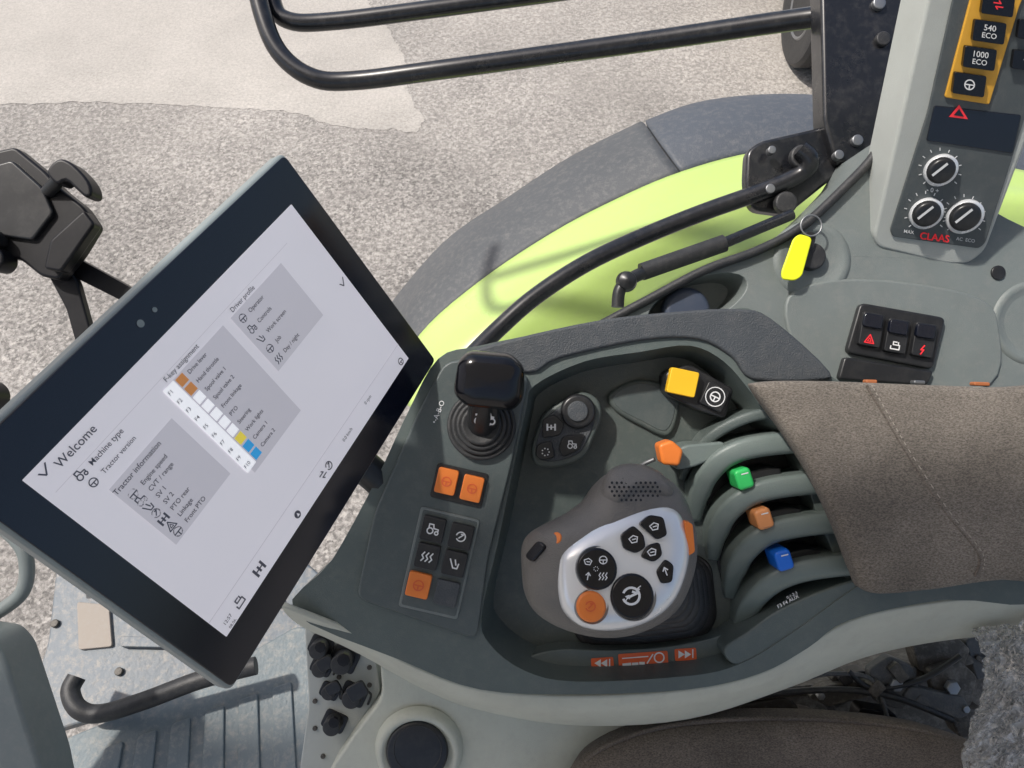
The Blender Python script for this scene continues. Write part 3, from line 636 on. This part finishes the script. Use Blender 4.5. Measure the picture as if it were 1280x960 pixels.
# ================================================================ DEVICE HOLDER
ph=T('device_holder','compact black plastic device clamp on a branching bracket','holder')
prism('cradle_back',rp([(-30,194),(18,183),(56,214),(76,236),(104,258),(120,282),(98,318),(72,350),(50,345),(24,324),(-30,318)],6),lvl(-.075),-.016,0,m_deepblack,ph,bevel=.003,seg=3)
prism('cradle_face',rp([(-20,210),(14,200),(52,234),(66,266),(40,300),(10,296),(-20,290)],5),lvl(-.070),-.010,.0,m_black,ph,bevel=.002)
prism('cradle_lip',rp([(62,300),(104,262),(118,280),(76,340),(54,336)],5),lvl(-.062),-.014,.0,m_deepblack,ph,bevel=.003)
prism('cradle_jaw',cr([(58,216),(64,204),(76,198),(92,206),(110,226),(114,242),(106,246),(94,236),(82,226),(70,230)],3),lvl(-.058),-.014,.006,m_deepblack,ph,bevel=.003)
tube('jaw_link',[at(60,240,-.075),at(72,226,-.066),at(78,216,-.062)],.006,m_black,ph)
knob('clamp_screw',8,328,15,lvl(-.08),0,.02,m_deepblack,ph); knob('clamp_screw',4,302,12,lvl(-.08),0,.02,m_black,ph)
prism('bracket_arm',rp([(52,330),(74,318),(96,352),(116,424),(110,440),(96,436),(82,386)],5),lvl(-.092),-.010,0,m_deepblack,ph,bevel=.002)
prism('bracket_arm',rp([(66,318),(96,322),(168,362),(240,402),(228,414),(156,378),(92,346)],5),lvl(-.098),-.010,0,m_deepblack,ph,bevel=.002)
knob('ball_clamp',-6,496,20,lvl(-.1),0,.03,m_deepblack,ph)
# ================================================================ FLOOR
FL=Plane(at(150,850,-.5),UP)
fs=T('cab_step','dusty blue-grey steel cab step with tan plate','step')
prism('step_plate',rp([(72,690),(380,700),(470,780),(400,860),(240,862),(60,916),(36,880),(60,800)],10),FL,-.02,0,m_floor,fs,bevel=.004)
prism('tan_plate',rp([(96,752),(136,756),(140,808),(98,812)],4),FL,-.001,.006,m_tan,fs)
for x,y in ((70,780),(85,720),(180,765),(150,840),(290,780),(330,740),(220,720)): knob('bolt',x,y,5,FL,0,.006,m_dirt,fs)
prism('raised_ridge',rp([(150,735),(350,745),(352,757),(150,748)],3),FL,-.001,.012,m_floor,fs)
prism('raised_ridge',rp([(150,795),(350,800),(352,812),(150,808)],3),FL,-.001,.012,m_floor,fs)
prism('wear_patch',cr([(160,768),(200,758),(250,770),(240,790),(190,792)],4),FL,-.001,.0012,m_tan,fs,bevel=0)
fm=T('cab_floor_mat','grey ribbed rubber floor mat in the cab footwell','floor mat')
FM=Plane(at(150,850,-.47),UP)
prism('mat_base',rp([(236,858),(370,782),(480,800),(520,1020),(30,1020),(74,926)],8),FM,-.02,0,m_mat,fm,bevel=.004)
for i in range(7):
    x=130+i*42; y0=935-i*15; x2=x-14+i*5
    prism('mat_rib',rp([(x,y0),(x+24,y0-9),(x2+22,1015),(x2-8,1015)],5),FM,-.001,.004,m_mat,fm,bevel=.002)
hs=solo(tube('hose',[at(x,y,h) for x,y,h in ((96,846,-.44),(88,864,-.43),(98,886,-.42),(125,892,-.42),(180,876,-.41),(250,850,-.41),(320,832,-.42))],.0125,m_rubber),'black rubber hose lying across the footwell step','hose')
lp=solo(prism('cab_front_post',rp([(-80,790),(-14,800),(4,820),(50,960),(66,1040),(-100,1060)],10),lvl(-.24),-.06,0,m_gray,bevel=.01),'dull grey-green cab corner post beside the footwell','post')
h2=solo(tube('cable_hose',[at(x,y,-.3) for x,y in ((-20,650),(10,665),(32,695),(28,740),(-10,770))],.0085,m_gray),'grey corrugated cable hose looping beside the front post','hose')
h3=solo(tube('railing_tube',[at(x,y,-.45) for x,y in ((-30,640),(60,660),(110,700),(120,745))],.012,m_fdark),'dark grey bent access railing tube by the step','railing')
# ================================================================ BASE + SOCKETS
bs=T('seat_base_cover','pale beige moulded seat base cover with round black cap','base cover')
BP=lvl(-.11)
prism('cover_shell',rp([(474,822),(540,850),(640,880),(760,890),(800,930),(760,1040),(520,1060),(396,1030),(408,968),(444,915),(478,872)],16),BP,-.12,0,m_beige,bs,bevel=.010,seg=5)
k=BP.m(522,935)
lathe('cap_surround',BP.pt(524,937,0),(0,-.1,1),[(56*k,-.002),(54*k,.003),(50*k,.007),(45*k,.008),(41*k,.004)],m_beige,bs,sharp=80,n=48)
knob('round_cap',522,937,39,BP,.003,.007,m_black,bs,bev=.3,n=48)
tube('cap_groove',[BP.pt(522+30*math.cos(a),937+30*math.sin(a),.0100) for a in [i*.393 for i in range(16)]],.0007,m_rubber,bs,n=6,closed=True)
sk=T('socket_panel','pale metal panel holding round black connector sockets with caps','socket panel')
KP=lvl(-.14)
prism('panel_plate',rp([(380,776),(470,824),(476,866),(448,905),(404,985),(374,965),(386,880)],8),KP,-.04,0,m_trim,sk,bevel=.003)
for x,y,r,hh,kd in ((401,808,11,.014,0),(402,833,10,.010,1),(430,824,13,.016,0),(412,864,9,.006,1),(442,868,12,.013,1),(418,902,11,.014,0)):
    prism('connector_flange',rr(x,y,r*2.7,r*2.2,25,5),KP,0,.002,m_black,sk,bevel=.0006)
    knob('connector',x,y,r,KP,.002,hh,m_rubber,sk,bev=.15,n=24)
    if kd: prism('connector_cap',rr(x+4,y-3,r*2.1,r*1.7,-30,5),KP,.002+hh,.006+hh,m_black,sk,bevel=.0012); tube('cap_strap',[KP.pt(x+r,y-r*.5,.004+hh),KP.pt(x+r*1.8,y,.006+hh*.5),KP.pt(x+r*1.5,y+r,.002)],.0012,m_rubber,sk,n=8)
    else: knob('connector_cap',x,y,r*.66,KP,.002+hh,.003,m_deepblack,sk,n=8,bev=.1)
for x,y in ((391,786),(462,834),(404,945),(394,876),(462,856),(424,846),(394,910)): knob('screw',x,y,3,KP,0,.002,m_dirt,sk,n=12)
# ================================================================ SEAT + MECHANISM
st_=T('driver_seat','dark brown fabric driver seat cushion under the armrest','seat')
pillow('seat_cushion',cr([(690,1080),(706,975),(745,930),(830,902),(950,892),(1080,897),(1180,915),(1262,958),(1310,1080)],5),lvl(-.09),0,.035,m_fab2,st_,p=3.5,rings=12,down=-.06,c=(1000,1030))
tube('piping',[at(x,y,-.078) for x,y in ((715,975),(752,936),(832,908),(950,898),(1078,903),(1176,921),(1255,962))],.0022,m_fab2,st_,n=8)
sm=T('seat_suspension','greasy dark seat suspension with cables and brackets','seat mechanism')
prism('mechanism_tray',rp([(840,880),(1000,850),(1100,800),(1340,770),(1340,1040),(860,1020)],10),lvl(-.22),-.06,0,m_dirt,sm,bevel=.005)
prism('slide_rail',rp([(900,868),(1060,852),(1240,812),(1246,824),(1064,866),(902,880)],4),lvl(-.15),-.05,0,m_dirt,sm,bevel=.002)
for pts,z,th,mt in (([(1086,838),(1112,820),(1140,832),(1150,862),(1128,888),(1096,880)],-.125,.012,m_fdark),([(1160,838),(1200,826),(1222,846),(1214,884),(1176,892)],-.130,.012,m_dirt),([(1010,872),(1030,858),(1110,846),(1118,862),(1036,884)],-.132,.014,m_dirt),
    ([(1128,872),(1138,858),(1206,872),(1214,892),(1200,900)],-.122,.012,m_fdark),([(1140,806),(1196,796),(1214,812),(1204,836),(1150,840)],-.140,.02,m_dirt),([(1048,846),(1082,838),(1098,856),(1080,870),(1052,866)],-.140,.02,m_rubber),([(1206,800),(1240,792),(1250,840),(1222,852)],-.150,.02,m_fdark),([(900,886),(980,872),(1000,884),(990,900),(905,902)],-.150,.03,m_dirt),([(1076,884),(1120,892),(1128,910),(1070,908)],-.135,.02,m_black),([(1186,892),(1230,884),(1238,916),(1200,924)],-.128,.02,m_dirt)):
    prism('folded_bracket',rp(pts,6),lvl(z),-th,0,mt,sm,bevel=.0018)
for i in range(14):
    x=random.uniform(1010,1235); y=random.uniform(832,900)-(x-1010)*.06
    prism('small_bracket',rr(x,y,random.uniform(14,34),random.uniform(6,16),random.uniform(-60,60),3),lvl(random.uniform(-.16,-.115)),-.02,0,random.choice((m_dirt,m_dirt,m_rubber,m_fdark)),sm,bevel=.001)
for P,r,mt in (([(880,884),(960,868),(1050,862),(1120,872),(1190,900)],.0032,m_rubber),([(1060,838),(1090,860),(1150,850),(1200,820)],.0028,m_black),([(1000,850),(1040,842),(1090,850),(1110,900)],.0022,m_fdark)):
    tube('cable',[at(x,y,-.122) for x,y in P],r,mt,sm,n=10,res=8)
for x,y,r in ((1118,854,9),(1188,858,9),(1024,868,5),(1204,884,5)): knob('bolt',x,y,r,lvl(-.124),-.002,.006,m_met,sm,n=6)
V=[];Fc=[];nx=110
for i in range(nx):
    for j in range(nx):
        u=i/(nx-1); v=j/(nx-1); x=1216+u*150+14*math.sin(v*6)*(1-u); y=786+v*215-u*24
        q=Vector((u*5,v*7,0)); rd=lambda z: (1-min(1,abs(noise.noise(z))*3.2))**2
        a1=Vector((q.x*2.6+q.y*1.1,q.y*.7-q.x*.4,0)); a2=Vector((q.x*.8-q.y*.5,q.y*2.4+q.x*1.2,4))
        h=-.025+.012*noise.noise(q)+.014*rd(a1)+.012*rd(a2)+.006*rd(a1*2.3)+.005*rd(a2*2.7)-.026*(1-u)**3
        V.append(at(x+9*noise.noise(q*1.5+Vector((9,0,0)))+4*noise.noise(q*5),y+8*noise.noise(q*1.5+Vector((0,9,0))),h))
for i in range(nx-1):
    for j in range(nx-1): Fc.append((i*nx+j,(i+1)*nx+j,(i+1)*nx+j+1,i*nx+j+1))
solo(mk('plastic_wrap',V,Fc,m_plasticwrap,sharp=40),'crumpled clear plastic wrap draped over the seat edge','plastic wrap')
# ================================================================ FINALISE CAB FRAME
def bbox(o):
    c=[v.co for v in o.data.vertices]
    return Vector([min(v[i] for v in c) for i in range(3)]),Vector([max(v[i] for v in c) for i in range(3)])
def kids(o): return [c for c in ALL if c.parent==o]
def desc(o):
    r=[]
    for c in kids(o): r+= [c]+desc(c)
    return r
def place(o,po):
    lo,hi=bbox(o); c=(lo+hi)/2; o.data.transform(Matrix.Translation(-c)); o.location=c-po
    for k_ in kids(o): place(k_,c)
def finish():
    for r,world in ROOTS:
        ms=[o for o in [r]+desc(r) if o.type=='MESH']; bb=[bbox(o) for o in ms]
        lo=Vector([min(b[0][i] for b in bb) for i in range(3)]); hi=Vector([max(b[1][i] for b in bb) for i in range(3)])
        b=Vector(((lo.x+hi.x)/2,(lo.y+hi.y)/2,lo.z)); MM=Matrix.Identity(4) if world else M
        if r.type=='MESH': r.data.transform(Matrix.Translation(-b))
        for c in kids(r): place(c,b)
        r.matrix_world=MM@Matrix.Translation(b)
# ================================================================ OUTSIDE
def wg(x,y,z=0):
    d=(Matrix.Rotation(TH,3,'X')@Vector(((x-640)/F,(480-y)/F,-1))); t=(z-CAMZ)/d.z
    return Vector((0,0,CAMZ))+d*t
def groundmat(name,c1,c2,c3,sc,bumpd,lo=.6,wn=1.6,far=.72):
    m=bpy.data.materials.new(name); m.use_nodes=True; nt=m.node_tree; N=nt.nodes; L=nt.links; b=N['Principled BSDF']
    g=N.new('ShaderNodeNewGeometry')
    v=N.new('ShaderNodeTexVoronoi'); v.inputs['Scale'].default_value=sc; v.inputs['Randomness'].default_value=1; L.new(g.outputs['Position'],v.inputs['Vector'])
    v2=N.new('ShaderNodeTexNoise'); v2.inputs['Scale'].default_value=sc*.5; v2.inputs['Detail'].default_value=6; v2.inputs['Roughness'].default_value=.8; L.new(g.outputs['Position'],v2.inputs['Vector'])
    n=N.new('ShaderNodeTexNoise'); n.inputs['Scale'].default_value=wn; n.inputs['Detail'].default_value=9; n.inputs['Roughness'].default_value=.68; L.new(g.outputs['Position'],n.inputs['Vector'])
    sx=N.new('ShaderNodeSeparateColor'); L.new(v.outputs['Color'],sx.inputs[0])
    r=N.new('ShaderNodeValToRGB'); e=r.color_ramp.elements; e[0].position=.0; e[0].color=c1+(1,); e[1].position=1; e[1].color=c2+(1,); L.new(sx.outputs[0],r.inputs[0])
    mr=N.new('ShaderNodeMapRange'); mr.inputs[1].default_value=.38; mr.inputs[2].default_value=.62; L.new(n.outputs['Fac'],mr.inputs[0])
    m1=N.new('ShaderNodeMix'); m1.data_type='RGBA'; L.new(r.outputs[0],m1.inputs[6]); m1.inputs[7].default_value=c3+(1,)
    m0=N.new('ShaderNodeMath'); m0.operation='MULTIPLY'; m0.inputs[1].default_value=.55; L.new(mr.outputs[0],m0.inputs[0]); L.new(m0.outputs[0],m1.inputs[0])
    m3=N.new('ShaderNodeMix'); m3.data_type='RGBA'; m3.blend_type='MULTIPLY'; m3.inputs[0].default_value=1
    r2=N.new('ShaderNodeMapRange'); r2.inputs[1].default_value=.36; r2.inputs[2].default_value=.58; r2.inputs[3].default_value=lo; r2.inputs[4].default_value=1.1; L.new(v2.outputs['Fac'],r2.inputs[0])
    L.new(m1.outputs[2],m3.inputs[6]); L.new(r2.outputs[0],m3.inputs[7])
    n4=N.new('ShaderNodeTexNoise'); n4.inputs['Scale'].default_value=1.1; n4.inputs['Detail'].default_value=7; n4.inputs['Roughness'].default_value=.6; L.new(g.outputs['Position'],n4.inputs['Vector'])
    r4=N.new('ShaderNodeMapRange'); r4.inputs[1].default_value=.35; r4.inputs[2].default_value=.65; r4.inputs[3].default_value=.74; r4.inputs[4].default_value=1.14; L.new(n4.outputs['Fac'],r4.inputs[0])
    m5=N.new('ShaderNodeMix'); m5.data_type='RGBA'; m5.blend_type='MULTIPLY'; m5.inputs[0].default_value=1; L.new(m3.outputs[2],m5.inputs[6]); L.new(r4.outputs[0],m5.inputs[7])
    # the yard gets paler away from the tractor
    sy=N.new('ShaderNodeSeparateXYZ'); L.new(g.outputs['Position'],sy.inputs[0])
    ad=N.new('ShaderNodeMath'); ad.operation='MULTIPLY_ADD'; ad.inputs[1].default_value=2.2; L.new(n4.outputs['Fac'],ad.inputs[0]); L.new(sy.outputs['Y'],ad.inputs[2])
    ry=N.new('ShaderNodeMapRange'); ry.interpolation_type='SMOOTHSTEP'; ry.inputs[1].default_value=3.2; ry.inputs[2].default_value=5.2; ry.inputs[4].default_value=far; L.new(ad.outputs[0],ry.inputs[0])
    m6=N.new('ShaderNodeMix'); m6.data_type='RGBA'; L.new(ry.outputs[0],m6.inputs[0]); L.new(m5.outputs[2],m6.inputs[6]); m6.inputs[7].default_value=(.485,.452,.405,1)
    L.new(m6.outputs[2],b.inputs['Base Color']); b.inputs['Roughness'].default_value=.9
    bp=N.new('ShaderNodeBump'); bp.inputs['Strength'].default_value=.8; bp.inputs['Distance'].default_value=bumpd; L.new(v2.outputs['Fac'],bp.inputs['Height']); L.new(bp.outputs[0],b.inputs['Normal'])
    return m
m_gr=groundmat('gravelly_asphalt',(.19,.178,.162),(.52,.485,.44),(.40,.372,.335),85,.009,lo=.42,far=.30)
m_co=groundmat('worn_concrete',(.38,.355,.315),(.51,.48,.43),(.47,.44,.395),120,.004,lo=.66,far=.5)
G=150
me=mk('ground',[(-G,-G,0),(G,-G,0),(G,G,0),(-G,G,0)],[(0,1,2,3)],m_gr); struct(me)
def sheet(px,z,jit):
    w=[wg(x,y) for x,y in px]; w=[Vector((p.x,p.y,z)) for p in w]; o=[]
    for i in range(len(w)):
        a,b=w[i],w[(i+1)%len(w)]
        for j in range(24):
            p=a.lerp(b,j/24); s1=lambda o_: noise.noise(p*3+o_)+.5*noise.noise(p*14+o_)+.4*noise.noise(p*50+o_)
            o.append(Vector((p.x+jit*s1(Vector()),p.y+jit*s1(Vector((7,0,0))),z)))
    n=len(o)
    return struct(mk('concrete_pavement',o,[list(range(n))],m_co))
sheet([(440,-40),(470,20),(500,60),(512,110),(532,150),(520,168),(440,160),(360,140),(250,132),(120,128),(-100,130),(-260,60),(-400,-60)],.002,.035)
car=T('parked_car','silver parked car with dark tyre standing on the yard','car',world=True)
w0=wg(1002,72); R_=.31
wheel=lathe('wheel',(w0.x,w0.y,R_),(1,0,0),[(.17,-.10),(.25,-.112),(.29,-.108),(.308,-.09),(.31,-.05),(.304,-.045),(.31,-.04),(.31,-.003),(.304,0),(.31,.003),(.31,.04),(.304,.045),(.31,.05),(.308,.09),(.29,.108),(.25,.112),(.17,.10)],m_rubber,car,n=40)
lathe('rim',(w0.x,w0.y,R_),(1,0,0),[(.02,-.09),(.12,-.085),(.165,-.106),(.172,-.10),(.17,.10),(.1,.07)],m_met,wheel,n=30)
bx=w0.x
prof=[(w0.y-.9,.35),(w0.y-.95,.6),(w0.y-.6,.85),(w0.y+.8,.95),(w0.y+1.4,1.45),(w0.y+2.8,1.45),(w0.y+3.4,.9),(w0.y+3.4,.35),(w0.y+.36,.30)]+[(w0.y+.36*math.cos(a),.33+.36*math.sin(a)) for a in (.5,1,1.57,2.1,2.6,3.1)]
n=len(prof); V=[(bx-.14,y,z) for y,z in prof]+[(bx+1.6,y,z) for y,z in prof]
mk('body',V,[list(range(n)),list(range(2*n-1,n-1,-1))]+[(i,n+i,n+(i+1)%n,(i+1)%n) for i in range(n)],m_carpaint,car,bevel=.04)
rf=T('cab_roof_shade','unseen pale cab roof, lengthened to keep sun off the driver area','roof',world=True)  # roof added out of view, longer than the cab, to block the sun
V=[(-1.55,-1.3,3.12),(1.2,-1.3,3.12),(1.2,.42,3.12),(-1.55,.42,3.12)]; V+=[(x,y,3.26) for x,y,z in V]
mk('roof_shell',V,[(0,1,2,3),(7,6,5,4),(0,4,5,1),(1,5,6,2),(2,6,7,3),(3,7,4,0)],m_roof,rf,bevel=.03)
finish()
# ================================================================ LIGHT
w=bpy.data.worlds.new('World'); scene.world=w; w.use_nodes=True; nt=w.node_tree
sky=nt.nodes.new('ShaderNodeTexSky'); sky.sky_type='NISHITA'; sky.sun_disc=False
EL=math.radians(58); AZ=math.radians(-75)
sky.sun_elevation=EL; sky.sun_rotation=AZ; sky.air_density=1; sky.dust_density=4
bg=nt.nodes['Background']; bg.inputs['Strength'].default_value=.15; nt.links.new(sky.outputs[0],bg.inputs['Color'])
sd=bpy.data.lights.new('sun','SUN'); sd.energy=3.7; sd.angle=math.radians(2.5); sd.color=(1,.95,.89)
so_=bpy.data.objects.new('sun',sd); bpy.context.collection.objects.link(so_)
dv=Vector((math.sin(AZ)*math.cos(EL),math.cos(AZ)*math.cos(EL),math.sin(EL))); so_.rotation_euler=dv.to_track_quat('Z','Y').to_euler(); so_.location=dv*10
cd=bpy.data.cameras.new('camera'); cd.lens=26; cd.sensor_width=36; cd.clip_start=.01; cd.clip_end=500
co=bpy.data.objects.new('camera',cd); bpy.context.collection.objects.link(co); co.location=(0,0,CAMZ); co.rotation_euler=(TH,0,0); scene.camera=co
scene.view_settings.view_transform='Standard'; scene.view_settings.look='None'; scene.view_settings.exposure=0
